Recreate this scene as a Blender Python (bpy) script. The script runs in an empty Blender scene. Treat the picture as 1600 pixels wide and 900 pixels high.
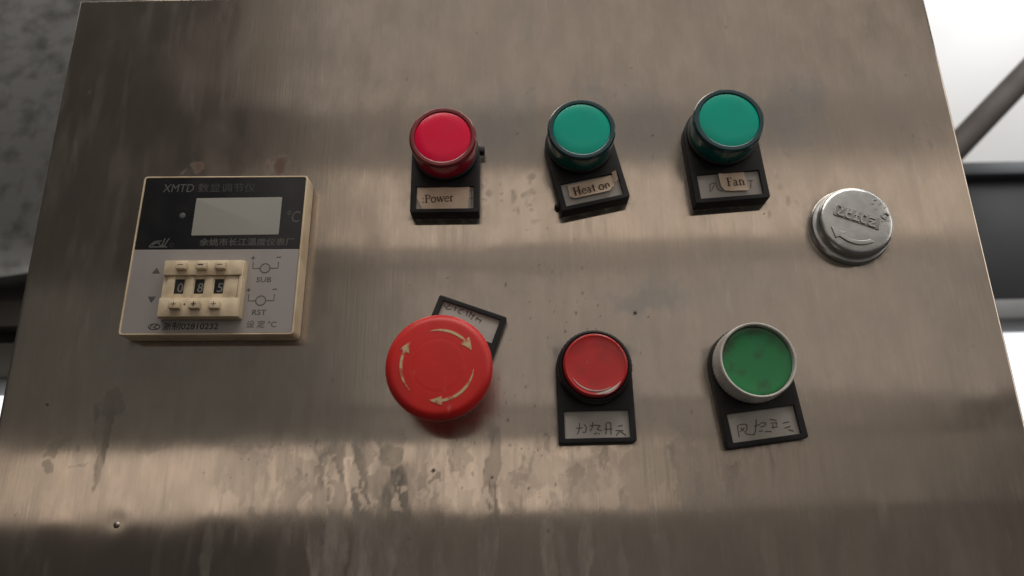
import bpy, bmesh, math, random
import numpy as np
from mathutils import Matrix, Vector

# ------------------------------------------------------------------ camera, world, light, exposure
SC = bpy.context.scene
COL = SC.collection
MM = 0.001
random.seed(4)

# the panel stands in the plane y = 0; the camera hangs 300 mm in front of it, looking up 18 degrees
cam_data = bpy.data.cameras.new('camera')
cam = bpy.data.objects.new('camera', cam_data)
COL.objects.link(cam)
cr, cu, cf = Vector((.99974, .00717, -.02172)), Vector((.02288, -.31354, .94930)), Vector((0, .94955, .31363))
cam.matrix_world = Matrix(((cr.x, cu.x, -cf.x, 0), (cr.y, cu.y, -cf.y, -.300), (cr.z, cu.z, -cf.z, 0), (0, 0, 0, 1)))
cam_data.sensor_width = 36.0
cam_data.lens = 1155 / 1600 * 36
cam_data.clip_start, cam_data.clip_end = .01, 50
cam_data.dof.use_dof = True
cam_data.dof.focus_distance = .315
cam_data.dof.aperture_fstop = 9.0
SC.camera = cam

world = bpy.data.worlds.new('World')
SC.world = world
world.use_nodes = True
bgn = world.node_tree.nodes['Background']
bgn.inputs['Color'].default_value = (1.0, .93, .86, 1)
bgn.inputs['Strength'].default_value = .038

def area(name, loc, size, rad, target, color=(1, .92, .82)):
    """rectangular lamp of even radiance `rad` (size in metres) turned towards `target`"""
    l = bpy.data.lights.new(name, 'AREA')
    l.shape = 'RECTANGLE'
    l.size, l.size_y = size
    l.energy = rad * math.pi * size[0] * size[1]
    l.color = color
    o = bpy.data.objects.new(name, l)
    COL.objects.link(o)
    o.location = loc
    o.rotation_euler = (Vector(target) - Vector(loc)).to_track_quat('-Z', 'Y').to_euler()
    return o

def bay(name, x0, x1, z0, z1, rad, color=(1, .90, .81), k=6.0):
    """lamp for a shed opening in front of the cabinet, or a dim fill added between, 1.5 m away; limits in mm where the sheet mirrors it"""
    cx, cz = (x0 + x1) / 2 * k * MM, (z0 + z1) / 2 * k * MM
    return area(name, (cx, -.3 * (k - 1), cz), ((x1 - x0) * k * MM, (z1 - z0) * k * MM), rad, (cx, 0, cz), color)

bay('bay_high', -108, 240, 186, 300, .33)
bay('bay_upper', -82, 260, 119, 156, .60, (1, .86, .73))
bay('bay_middle', -58, 215, 50, 108, .33)
bay('bay_low', -215, 48, 8, 35, .74, (1, .85, .71))
bay('gap_fill_high', -92, 240, 157, 185, .22)  # dim fill lamps added between the openings to lift the dark bands
bay('gap_fill_upper', -70, 240, 109, 118, .26)
bay('gap_fill_middle', -60, 170, 36, 49, .21)
bay('fill_dim_left', -230, -62, 36, 104, .05, (.97, 1, .9))  # dim fill lamp added for the left of the sheet
bay('gap_fill_low', -70, 200, -60, 6, .085)  # dim fill lamp added below the lowest opening
bay('fill_low_right', 46, 200, 7, 35, .16)  # dim fill lamp added for the sheet's lower right
area('overhead_fill', (.2, -.80, 1.80), (2.2, .6), 6.2, (0, 0, .1), (1, .95, .88))  # unseen fill lamp added overhead, kept out of the mirrored view
area('side_light', (2.1, -1.0, .8), (.9, 1.2), 2.0, (0, 0, .1), (1, .93, .85))
area('wall_fill', (.95, .15, .95), (.5, .5), 4.6, (.75, .75, .55), (.95, .98, 1))  # unseen lamp added to brighten the white wall board
area('left_sheet_fill', (-.75, -.1, .75), (.4, .3), .55, (-.45, .25, .25), (1, .98, .95))  # unseen lamp added to brighten the galvanised sheet

SC.view_settings.view_transform = 'Standard'
SC.view_settings.look = 'None'
SC.view_settings.exposure = .1
SC.view_settings.gamma = 1
SC.view_settings.use_curve_mapping = False
SC.render.engine = 'CYCLES'
SC.cycles.use_denoising = True
SC.cycles.max_bounces = 8

# ------------------------------------------------------------------ materials
def new_mat(name):
    m = bpy.data.materials.new(name)
    m.use_nodes = True
    nt = m.node_tree
    return m, nt, nt.nodes['Principled BSDF'], nt.links

def mat(name, col, rough=.45, metal=0., dirt=(.10, .08, .06), dirt_amt=.25, scale=60, bump=.05, bump_scale=400,
        trans=0., coat=0., sss=0., scuff=None, spec=.5, fac_lo=.45, fac_hi=.75):
    m, nt, b, L = new_mat(name)
    N = nt.nodes
    tc = N.new('ShaderNodeTexCoord')
    n1 = N.new('ShaderNodeTexNoise'); n1.inputs['Scale'].default_value = scale; n1.inputs['Detail'].default_value = 6
    L.new(tc.outputs['Object'], n1.inputs['Vector'])
    mr = N.new('ShaderNodeMapRange'); mr.inputs['From Min'].default_value = fac_lo; mr.inputs['From Max'].default_value = fac_hi
    mr.inputs['To Max'].default_value = dirt_amt
    L.new(n1.outputs['Fac'], mr.inputs['Value'])
    mx = N.new('ShaderNodeMix'); mx.data_type = 'RGBA'
    mx.inputs['A'].default_value = (*col, 1); mx.inputs['B'].default_value = (*dirt, 1)
    L.new(mr.outputs['Result'], mx.inputs['Factor'])
    out = mx.outputs['Result']
    if scuff:
        mp = N.new('ShaderNodeMapping'); mp.inputs['Scale'].default_value = (1, 1, .45); mp.inputs['Rotation'].default_value = (0, .6, 0)
        L.new(tc.outputs['Object'], mp.inputs['Vector'])
        n3 = N.new('ShaderNodeTexNoise'); n3.inputs['Scale'].default_value = 330; n3.inputs['Detail'].default_value = 8; n3.inputs['Roughness'].default_value = .7
        L.new(mp.outputs['Vector'], n3.inputs['Vector'])
        r3 = N.new('ShaderNodeMapRange'); r3.inputs['From Min'].default_value = .62; r3.inputs['From Max'].default_value = .72; r3.inputs['To Max'].default_value = scuff[3]
        L.new(n3.outputs['Fac'], r3.inputs['Value'])
        m3 = N.new('ShaderNodeMix'); m3.data_type = 'RGBA'; m3.inputs['B'].default_value = (*scuff[:3], 1)
        L.new(r3.outputs['Result'], m3.inputs['Factor']); L.new(out, m3.inputs['A']); out = m3.outputs['Result']
    L.new(out, b.inputs['Base Color'])
    rr = N.new('ShaderNodeMapRange'); rr.inputs['To Min'].default_value = max(.02, rough - .08); rr.inputs['To Max'].default_value = min(1, rough + .14)
    L.new(n1.outputs['Fac'], rr.inputs['Value']); L.new(rr.outputs['Result'], b.inputs['Roughness'])
    b.inputs['Metallic'].default_value = metal
    b.inputs['Transmission Weight'].default_value = trans
    b.inputs['Coat Weight'].default_value = coat
    b.inputs['Specular IOR Level'].default_value = spec
    if sss:
        b.inputs['Subsurface Weight'].default_value = sss
        b.inputs['Subsurface Radius'].default_value = (.003, .002, .001)
        b.inputs['Subsurface Scale'].default_value = 1
    if bump:
        n2 = N.new('ShaderNodeTexNoise'); n2.inputs['Scale'].default_value = bump_scale; n2.inputs['Detail'].default_value = 4
        L.new(tc.outputs['Object'], n2.inputs['Vector'])
        bp = N.new('ShaderNodeBump'); bp.inputs['Strength'].default_value = bump; bp.inputs['Distance'].default_value = .0006
        L.new(n2.outputs['Fac'], bp.inputs['Height']); L.new(bp.outputs['Normal'], b.inputs['Normal'])
    return m

def steel_sheet():
    """brushed stainless sheet: vertical grain, with the dried splashes, grease and rust held in mesh attributes"""
    m, nt, b, L = new_mat('brushed_steel')
    N = nt.nodes
    def attr(n):
        a = N.new('ShaderNodeAttribute'); a.attribute_name = n; return a.outputs['Fac']
    def mix(f, a, c):
        x = N.new('ShaderNodeMix'); x.data_type = 'RGBA'
        L.new(f, x.inputs['Factor'])
        if isinstance(a, tuple): x.inputs['A'].default_value = (*a, 1)
        else: L.new(a, x.inputs['A'])
        if isinstance(c, tuple): x.inputs['B'].default_value = (*c, 1)
        else: L.new(c, x.inputs['B'])
        return x.outputs['Result']
    def math_(op, a, c):
        x = N.new('ShaderNodeMath'); x.operation = op
        for i, v in enumerate((a, c)):
            if isinstance(v, (int, float)): x.inputs[i].default_value = v
            else: L.new(v, x.inputs[i])
        return x.outputs[0]
    tc = N.new('ShaderNodeTexCoord')
    def noise(scale, vec=(1, 1, 1), detail=5, rough=.55):
        mp = N.new('ShaderNodeMapping'); mp.inputs['Scale'].default_value = vec
        L.new(tc.outputs['Object'], mp.inputs['Vector'])
        n = N.new('ShaderNodeTexNoise'); n.inputs['Scale'].default_value = scale; n.inputs['Detail'].default_value = detail
        n.inputs['Roughness'].default_value = rough
        L.new(mp.outputs['Vector'], n.inputs['Vector']); return n.outputs['Fac']
    def ramp(f, lo, hi, a=0., c=1.):
        r = N.new('ShaderNodeMapRange'); r.inputs['From Min'].default_value = lo; r.inputs['From Max'].default_value = hi
        r.inputs['To Min'].default_value = a; r.inputs['To Max'].default_value = c
        L.new(f, r.inputs['Value']); return r.outputs['Result']
    grain = noise(900, (1, 1, .03), 3, .7)
    cloud = noise(14, (1, 1, .8), 5)
    fine = noise(160, (1, 1, .35), 6, .65)
    c = mix(ramp(cloud, .35, .7), (.60, .53, .465), (.66, .565, .475))
    c = mix(ramp(grain, .3, .7, 0, .35), c, (.50, .44, .385))
    blot = noise(70, (1, 1, .5), 6, .6)
    c = mix(ramp(blot, .38, .62, 0, .45), c, (.46, .405, .355))
    c = mix(ramp(noise(420, (1, 1, .12), 4, .7), .58, .75, 0, .5), c, (.74, .69, .63))
    c = mix(attr('cold'), c, (.43, .42, .41))
    L.new(c, b.inputs['Base Color'])
    b.inputs['Metallic'].default_value = 1
    r0 = ramp(cloud, .3, .7, .108, .145)
    r1 = math_('ADD', math_('ADD', r0, ramp(blot, .35, .65, -.02, .04)), math_('MULTIPLY', attr('cold'), .05))
    L.new(r1, b.inputs['Roughness'])
    b.inputs['Anisotropic'].default_value = 1.0
    tg = N.new('ShaderNodeTangent'); tg.direction_type = 'UV_MAP'; tg.uv_map = 'UVMap'
    L.new(tg.outputs['Tangent'], b.inputs['Tangent'])
    bp = N.new('ShaderNodeBump'); bp.inputs['Strength'].default_value = .06; bp.inputs['Distance'].default_value = .0003
    L.new(grain, bp.inputs['Height']); L.new(bp.outputs['Normal'], b.inputs['Normal'])
    # the film: thin dried splash, then rust
    film = N.new('ShaderNodeBsdfPrincipled')
    fc = mix(ramp(fine, .35, .65), (.21, .182, .155), (.30, .262, .225))
    fc = mix(attr('rust'), fc, (.095, .052, .033))
    fc = mix(attr('grease'), fc, (.055, .05, .036))
    fc = mix(attr('speck'), fc, (.012, .011, .010))
    L.new(fc, film.inputs['Base Color']); film.inputs['Roughness'].default_value = .55
    b2 = N.new('ShaderNodeBump'); b2.inputs['Strength'].default_value = .25; b2.inputs['Distance'].default_value = .0004
    L.new(fine, b2.inputs['Height']); L.new(b2.outputs['Normal'], film.inputs['Normal'])
    f = math_('MULTIPLY', attr('film'), ramp(fine, .25, .6, .55, 1.0))
    f = math_('ADD', f, ramp(fine, .58, .75, .03, .14))
    f = math_('MAXIMUM', f, attr('rust')); f = math_('MAXIMUM', f, attr('speck')); f = math_('MAXIMUM', f, math_('MULTIPLY', attr('grease'), .8))
    ms = N.new('ShaderNodeMixShader')
    L.new(f, ms.inputs[0]); L.new(b.outputs[0], ms.inputs[1]); L.new(film.outputs[0], ms.inputs[2])
    L.new(ms.outputs[0], N['Material Output'].inputs['Surface'])
    return m

M = {
 'steel': steel_sheet(),
 'body_steel': mat('cabinet_steel', (.45, .42, .38), .38, 1.0, (.2, .17, .14), .5, 30),
 'black': mat('black_plastic', (.010, .010, .012), .45, dirt=(.06, .055, .05), dirt_amt=.25, scale=90, bump=.12, spec=.35, scuff=(.09, .085, .08, .5)),
 'collar': mat('collar_plastic', (.012, .012, .013), .5, dirt=(.06, .05, .045), dirt_amt=.3),
 'red_disc': mat('red_lens_disc', (.80, .004, .055), .20, dirt=(.60, .008, .05), dirt_amt=.5, scale=70, bump=.03, coat=0, spec=.35),
 'red_rim': mat('red_lens_rim', (.26, .025, .035), .22, dirt=(.14, .03, .03), dirt_amt=.5, trans=.15, coat=.4),
 'red_skirt': mat('red_lens_skirt', (.52, .008, .045), .25, dirt=(.25, .02, .03), dirt_amt=.6, trans=.1, coat=.3),
 'green_disc': mat('green_lens_disc', (.0, .40, .29), .20, dirt=(.0, .30, .22), dirt_amt=.5, scale=70, bump=.03, coat=0, spec=.35),
 'green_rim': mat('green_lens_rim', (.012, .065, .08), .22, dirt=(.03, .06, .07), dirt_amt=.5, trans=.15, coat=.4),
 'green_skirt': mat('green_lens_skirt', (.0, .14, .12), .25, dirt=(.02, .06, .055), dirt_amt=.7, trans=.1, coat=.3),
 'stop_red': mat('stop_red', (.66, .018, .016), .40, dirt=(.42, .016, .016), dirt_amt=.6, scale=70, bump=.06, bump_scale=250, scuff=(.75, .22, .18, .45)),
 'push_red': mat('push_red', (.52, .022, .024), .32, dirt=(.25, .03, .025), dirt_amt=.6, scale=110, bump=.08, coat=.2, scuff=(.55, .25, .2, .4)),
 'push_green': mat('push_green', (.012, .20, .06), .24, dirt=(.028, .07, .03), dirt_amt=.8, scale=120, bump=.08, coat=.3, fac_lo=.5, fac_hi=.68),
 'arrow': mat('arrow_paint', (.60, .47, .27), .55, dirt=(.50, .06, .04), dirt_amt=.85, scale=420, fac_lo=.5, fac_hi=.62),
 'cream_ring': mat('cream_ring', (.66, .65, .61), .32, dirt=(.26, .22, .17), dirt_amt=.75, scale=130),
 'cream': mat('cream_plastic', (.70, .57, .40), .45, dirt=(.30, .20, .11), dirt_amt=.55, scale=80),
 'cream_switch': mat('cream_switch', (.70, .58, .41), .45, dirt=(.30, .20, .11), dirt_amt=.55, scale=150),
 'grey_face': mat('grey_face', (.32, .295, .285), .33, dirt=(.24, .215, .20), dirt_amt=.4, scale=60, bump=.02),
 'black_face': mat('black_face', (.010, .010, .012), .26, dirt=(.03, .028, .026), dirt_amt=.4, scale=60, bump=.02),
 'display': mat('display_window', (.33, .325, .295), .22, dirt=(.26, .25, .225), dirt_amt=.35, scale=40, bump=.01),
 'print_grey': mat('print_grey', (.085, .085, .082), .5, bump=0),
 'print_faded': mat('print_faded', (.036, .036, .038), .5, bump=0),
 'print_dark': mat('print_dark', (.022, .020, .020), .5, bump=0),
 'print_mid': mat('print_mid', (.085, .078, .078), .5, bump=0),
 'drum': mat('drum_black', (.008, .008, .008), .4, bump=0),
 'digit': mat('drum_digit', (.22, .21, .19), .5, bump=0),
 'paper': mat('tan_paper', (.80, .63, .48), .8, dirt=(.60, .43, .31), dirt_amt=.6, scale=120, bump=.15),
 'card': mat('white_card', (.47, .445, .415), .75, dirt=(.34, .31, .27), dirt_amt=.6, scale=90, bump=.1),
 'ink': mat('brown_ink', (.06, .024, .014), .7, bump=0),
 'pencil': mat('pencil', (.10, .075, .06), .7, bump=0),
 'burnt': mat('burnt_edge', (.17, .085, .04), .8, bump=0),
 'chrome': mat('cast_chrome', (.585, .60, .595), .30, 1.0, (.40, .41, .41), .8, 150, .28, 240),
 'chrome_dark': mat('dark_chrome', (.40, .40, .385), .30, 1.0, (.25, .25, .24), .7, 160, .15, 260),  # darker copy of the chrome; the strip's darker reflection put into its colour
 'rivet': mat('rivet_steel', (.36, .32, .27), .35, 1.0, (.14, .11, .09), .6, 200),
 'galv': mat('galvanised', (.17, .17, .165), .42, .5, (.055, .055, .053), .9, 75, .12, 60),
 'wall': mat('white_wall', (.80, .80, .81), .8, dirt=(.70, .70, .71), dirt_amt=.4, scale=5, bump=.02),
 'bar': mat('brown_bar', (.065, .052, .045), .7, dirt=(.035, .028, .024), dirt_amt=.7, scale=20),
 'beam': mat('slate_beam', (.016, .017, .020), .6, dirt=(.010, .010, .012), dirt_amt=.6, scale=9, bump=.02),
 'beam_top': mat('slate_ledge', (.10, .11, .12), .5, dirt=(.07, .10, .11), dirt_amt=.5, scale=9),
 'grey_tube': mat('grey_tube', (.22, .21, .20), .5, dirt=(.12, .11, .10), dirt_amt=.6, scale=15),
 'sill': mat('pale_sill', (.22, .22, .23), .6, dirt=(.15, .15, .15), dirt_amt=.5, scale=15),
}
def emit(name, col, s):
    m, nt, b, L = new_mat(name)
    nt.nodes.remove(b)
    e = nt.nodes.new('ShaderNodeEmission'); e.inputs['Color'].default_value = (*col, 1); e.inputs['Strength'].default_value = s
    L.new(e.outputs[0], nt.nodes['Material Output'].inputs['Surface'])
    return m
M['sky'] = emit('daylight_sky', (.97, .98, 1), 1.25)

# ------------------------------------------------------------------ builders (local x right, y up, z out of the panel, in mm)
def W(p):
    return (p[0] * MM, -p[2] * MM, p[1] * MM)

def link(name, mesh, m, parent=None, smooth=None):
    if m is not None:
        mesh.materials.clear(); mesh.materials.append(M[m] if isinstance(m, str) else m)
    if smooth is not None and len(mesh.polygons):
        mesh.polygons.foreach_set('use_smooth', [True] * len(mesh.polygons))
        mesh.set_sharp_from_angle(angle=math.radians(smooth))
    o = bpy.data.objects.new(name, mesh)
    COL.objects.link(o)
    o.parent = parent
    return o

def thing(name, label, cat, x=0, z=0, ang=0, group=None, y=0):
    o = bpy.data.objects.new(name, None)
    o.empty_display_size = .01
    COL.objects.link(o)
    o.location = (x * MM, y * MM, z * MM)
    o.rotation_euler = (0, -math.radians(ang), 0)
    tag(o, label, cat, group)
    return o

def tag(o, label, cat, group=None):
    o['label'] = label; o['category'] = cat
    if group: o['group'] = group

def mesh_of(verts, faces, name='mesh'):
    me = bpy.data.meshes.new(name)
    me.from_pydata([W(v) for v in verts], [], faces)
    bm = bmesh.new(); bm.from_mesh(me)
    bmesh.ops.recalc_face_normals(bm, faces=bm.faces)
    bm.to_mesh(me); bm.free()
    return me

def lathe(name, prof, m, parent, c=(0, 0), seg=72, smooth=35, wob=None):
    verts, faces, rings = [], [], []
    for r, h in prof:
        if r <= 1e-6:
            rings.append([len(verts)]); verts.append((c[0], c[1], h))
        else:
            ring = []
            for i in range(seg):
                a = 2 * math.pi * i / seg
                rr = r + (wob(a, r, h) if wob else 0)
                ring.append(len(verts)); verts.append((c[0] + rr * math.cos(a), c[1] + rr * math.sin(a), h))
            rings.append(ring)
    for A, B in zip(rings, rings[1:]):
        for i in range(seg):
            j = (i + 1) % seg
            if len(A) == 1: faces.append((A[0], B[i], B[j]))
            elif len(B) == 1: faces.append((A[i], A[j], B[0]))
            else: faces.append((A[i], A[j], B[j], B[i]))
    return link(name, mesh_of(verts, faces), m, parent, smooth)

def box(name, x0, x1, y0, y1, z0, z1, m, parent, bev=.3, seg=2):
    bm = bmesh.new()
    bmesh.ops.create_cube(bm, size=1)
    for v in bm.verts:
        v.co = Vector(((x0 + x1) / 2 + v.co.x * (x1 - x0), (y0 + y1) / 2 + v.co.y * (y1 - y0), (z0 + z1) / 2 + v.co.z * (z1 - z0)))
    if bev:
        bmesh.ops.bevel(bm, geom=list(bm.edges), offset=bev, segments=seg, profile=.5, affect='EDGES')
    for v in bm.verts: v.co = Vector(W(v.co))
    bmesh.ops.recalc_face_normals(bm, faces=bm.faces)
    me = bpy.data.meshes.new(name); bm.to_mesh(me); bm.free()
    return link(name, me, m, parent, 40)

def curve_mesh(cu):
    o = bpy.data.objects.new('tmp', cu); COL.objects.link(o)
    dg = bpy.context.evaluated_depsgraph_get()
    me = bpy.data.meshes.new_from_object(o.evaluated_get(dg))
    bpy.data.objects.remove(o); 
    return me

def to_world(me):
    n = len(me.vertices); a = np.empty(n * 3, np.float32); me.vertices.foreach_get('co', a); a = a.reshape(-1, 3)
    b = np.stack([a[:, 0], -a[:, 2], a[:, 1]], 1) * MM
    me.vertices.foreach_set('co', b.ravel()); me.update()
    bm = bmesh.new(); bm.from_mesh(me)
    bmesh.ops.remove_doubles(bm, verts=bm.verts, dist=1e-6)
    bmesh.ops.recalc_face_normals(bm, faces=bm.faces); bm.to_mesh(me); bm.free()
    return me

def slab(name, loops, z0, z1, m, parent, bev=.4):
    """flat piece with outline loops[0] and holes loops[1:], between heights z0 and z1, edges rounded"""
    cu = bpy.data.curves.new('c', 'CURVE'); cu.dimensions = '2D'; cu.fill_mode = 'BOTH'
    cu.extrude = (z1 - z0) / 2 - bev; cu.bevel_depth = bev; cu.offset = -bev; cu.bevel_resolution = 2
    for lp in loops:
        s = cu.splines.new('POLY'); s.points.add(len(lp) - 1); s.use_cyclic_u = True
        for p, q in zip(s.points, lp): p.co = (q[0], q[1], 0, 1)
    me = curve_mesh(cu); bpy.data.curves.remove(cu)
    for v in me.vertices: v.co.z += (z0 + z1) / 2
    return link(name, to_world(me), m, parent, 35)

def text(name, body, x, y, z, size, m, parent, width=None, shear=0, spacing=1.0, thick=.03, bold=0, rot=0):
    cu = bpy.data.curves.new('t', 'FONT'); cu.body = body; cu.size = size; cu.shear = shear
    cu.space_character = spacing; cu.extrude = thick; cu.offset = bold; cu.resolution_u = 4
    me = curve_mesh(cu); bpy.data.curves.remove(cu)
    xs = [v.co.x for v in me.vertices]; w = max(xs) - min(xs); s = (width / w) if width else 1; x0 = min(xs)
    ca, sa = math.cos(math.radians(rot)), math.sin(math.radians(rot))
    for v in me.vertices:
        px, py = (v.co.x - x0) * s, v.co.y
        v.co = Vector((x + px * ca - py * sa, y + px * sa + py * ca, z + v.co.z))
    return link(name, to_world(me), m, parent)

def strokes(name, sts, z, m, parent, w=.35, thick=.04, surf=None, step=.004):
    """pen strokes: each polyline [(x, y, width?)...] becomes a ribbon with a little thickness"""
    verts, faces = [], []
    for k, st in enumerate(sts):
        pts = [(p[0], p[1], (p[2] if len(p) > 2 else w)) for p in st]
        n0 = len(verts); n = len(pts)
        for i, (x, y, ww) in enumerate(pts):
            a = pts[max(0, i - 1)]; b = pts[min(n - 1, i + 1)]
            dx, dy = b[0] - a[0], b[1] - a[1]; d = math.hypot(dx, dy) or 1
            nx, ny = -dy / d * ww / 2, dx / d * ww / 2
            for sx in (1, -1):
                X, Y = x + nx * sx, y + ny * sx
                h = (surf(X, Y) if surf else z) + k * step
                verts.append((X, Y, h + thick)); verts.append((X, Y, h - .02))
        for i in range(n - 1):
            a = n0 + i * 4; b = a + 4
            faces += [(a, b, b + 2, a + 2), (a, a + 1, b + 1, b), (a + 2, b + 2, b + 3, a + 3), (a + 1, a + 3, b + 3, b + 1)]
        faces += [(n0, n0 + 2, n0 + 3, n0 + 1)]; e = n0 + (n - 1) * 4; faces += [(e, e + 1, e + 3, e + 2)]
    return link(name, mesh_of(verts, faces), m, parent)

def arc(cx, cy, rx, ry, a0, a1, n=14, w0=None, w1=None):
    out = []
    for i in range(n + 1):
        t = i / n; a = math.radians(a0 + (a1 - a0) * t)
        p = (cx + rx * math.cos(a), cy + ry * math.sin(a))
        if w0 is not None: p += (w0 + (w1 - w0) * t,)
        out.append(p)
    return out

def smooth_line(pts, n=4):
    if len(pts) < 3: return pts
    out = []
    P = [pts[0]] + list(pts) + [pts[-1]]
    for i in range(1, len(P) - 2):
        for k in range(n):
            t = k / n
            out.append(tuple(.5 * ((2 * P[i][j]) + (-P[i-1][j] + P[i+1][j]) * t + (2*P[i-1][j] - 5*P[i][j] + 4*P[i+1][j] - P[i+2][j]) * t*t + (-P[i-1][j] + 3*P[i][j] - 3*P[i+1][j] + P[i+2][j]) * t**3) for j in range(2)))
    out.append(pts[-1]); return out

def round_poly(pts, r, n=4):
    out = []
    N_ = len(pts)
    for i in range(N_):
        p, a, b = Vector(pts[i]), Vector(pts[i - 1]), Vector(pts[(i + 1) % N_])
        u, v = (a - p).normalized(), (b - p).normalized()
        rr = min(r, (a - p).length / 2, (b - p).length / 2)
        A, B = p + u * rr, p + v * rr
        for k in range(n + 1):
            t = k / n
            q = A * (1 - t) ** 2 + p * 2 * t * (1 - t) + B * t * t
            out.append((q.x, q.y))
    return out

# serif letters, cap height 1
K, T = .15, .06
GL = {
 ':': (.30, [[(.15, .04, .13), (.15, .16, .13)], [(.15, .50, .13), (.15, .62, .13)]]),
 'P': (.74, [[(.22, 0, K), (.22, 1, K)], [(.05, .03, T), (.42, .03, T)], [(.05, .97, T), (.42, .97, T)], arc(.40, .73, .27, .24, 90, -90, 10, .08, .08), [(.22, .49, T), (.42, .49, T)], [(.67, .64, .13), (.67, .82, .13)]]),
 'o': (.66, [arc(.33, .33, .26, .32, 0, 360, 20, .11, .11)]),
 'w': (.92, [[(.10, .66, .12), (.30, 0, .12)], [(.30, 0, .06), (.48, .62, .06)], [(.46, .66, .12), (.65, 0, .12)], [(.65, 0, .06), (.84, .64, .06)], [(.0, .64, T), (.22, .64, T)], [(.36, .64, T), (.58, .64, T)], [(.74, .64, T), (.94, .64, T)]]),
 'e': (.60, [arc(.31, .33, .24, .32, 8, 320, 18, .07, .10), [(.10, .37, T), (.54, .37, T)]]),
 'r': (.50, [[(.18, 0, .13), (.18, .66, .13)], [(.04, .02, T), (.34, .02, T)], [(.05, .63, T), (.2, .63, T)], smooth_line([(.2, .46), (.30, .62), (.44, .60)])]),
 'H': (.92, [[(.20, 0, K), (.20, 1, K)], [(.70, 0, K), (.70, 1, K)], [(.2, .52, T), (.7, .52, T)]] + [[(x, y, T), (x + .30, y, T)] for x in (.05, .55) for y in (.03, .97)]),
 'a': (.60, [[(.40, .02, .12), (.40, .48, .12)], arc(.26, .48, .15, .17, 0, 160, 8, .1, .08), arc(.25, .18, .17, .17, 60, 330, 12, .08, .08), [(.4, .06, T), (.56, .06, T)]]),
 't': (.46, [[(.22, .06, .13), (.22, .86, .13)], [(.06, .63, T), (.40, .63, T)], arc(.32, .12, .10, .10, 180, 320, 6, .1, .06)]),
 'n': (.70, [[(.18, 0, .13), (.18, .66, .13)], [(.54, 0, .13), (.54, .45, .13)], arc(.36, .44, .18, .19, 165, 0, 8, .06, .1)] + [[(x, .02, T), (x + .28, .02, T)] for x in (.05, .41)]),
 'F': (.68, [[(.22, 0, K), (.22, 1, K)], [(.05, .03, T), (.40, .03, T)], [(.05, .97, T), (.60, .97, T)], [(.22, .52, T), (.48, .52, T)], [(.59, .82, T), (.59, .98, T)]]),
 ' ': (.32, []),
}
def serif(name, s, x, y, z, h, m, parent, rot=0, squeeze=1.0):
    ca, sa = math.cos(math.radians(rot)), math.sin(math.radians(rot)); out = []; cx = 0
    for ch in s:
        adv, sts = GL[ch]
        for st in sts:
            o = []
            for p in st:
                px, py = (p[0] + cx) * h * squeeze, p[1] * h
                o.append((x + px * ca - py * sa, y + px * sa + py * ca, (p[2] if len(p) > 2 else .08) * h))
            out.append(o)
        cx += adv
    return strokes(name, out, z, m, parent, step=.002)

# ------------------------------------------------------------------ numpy noise for the sheet
rng = np.random.default_rng(11)
def vnoise(x, y, seed):
    r = np.random.default_rng(seed); T_ = r.random((257, 257))
    xi, yi = np.floor(x).astype(int), np.floor(y).astype(int); fx, fy = x - xi, y - yi
    fx, fy = fx * fx * (3 - 2 * fx), fy * fy * (3 - 2 * fy)
    g = lambda i, j: T_[(i % 256), (j % 256)]
    return (g(xi, yi) * (1 - fx) + g(xi + 1, yi) * fx) * (1 - fy) + (g(xi, yi + 1) * (1 - fx) + g(xi + 1, yi + 1) * fx) * fy
def fbm(x, y, seed, o=4):
    s, a, n = 0, 1, 0
    for k in range(o):
        s = s + a * vnoise(x * 2 ** k, y * 2 ** k, seed + k); n += a; a *= .5
    return s / n
def sst(e0, e1, x):
    t = np.clip((x - e0) / (e1 - e0), 0, 1); return t * t * (3 - 2 * t)

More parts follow.
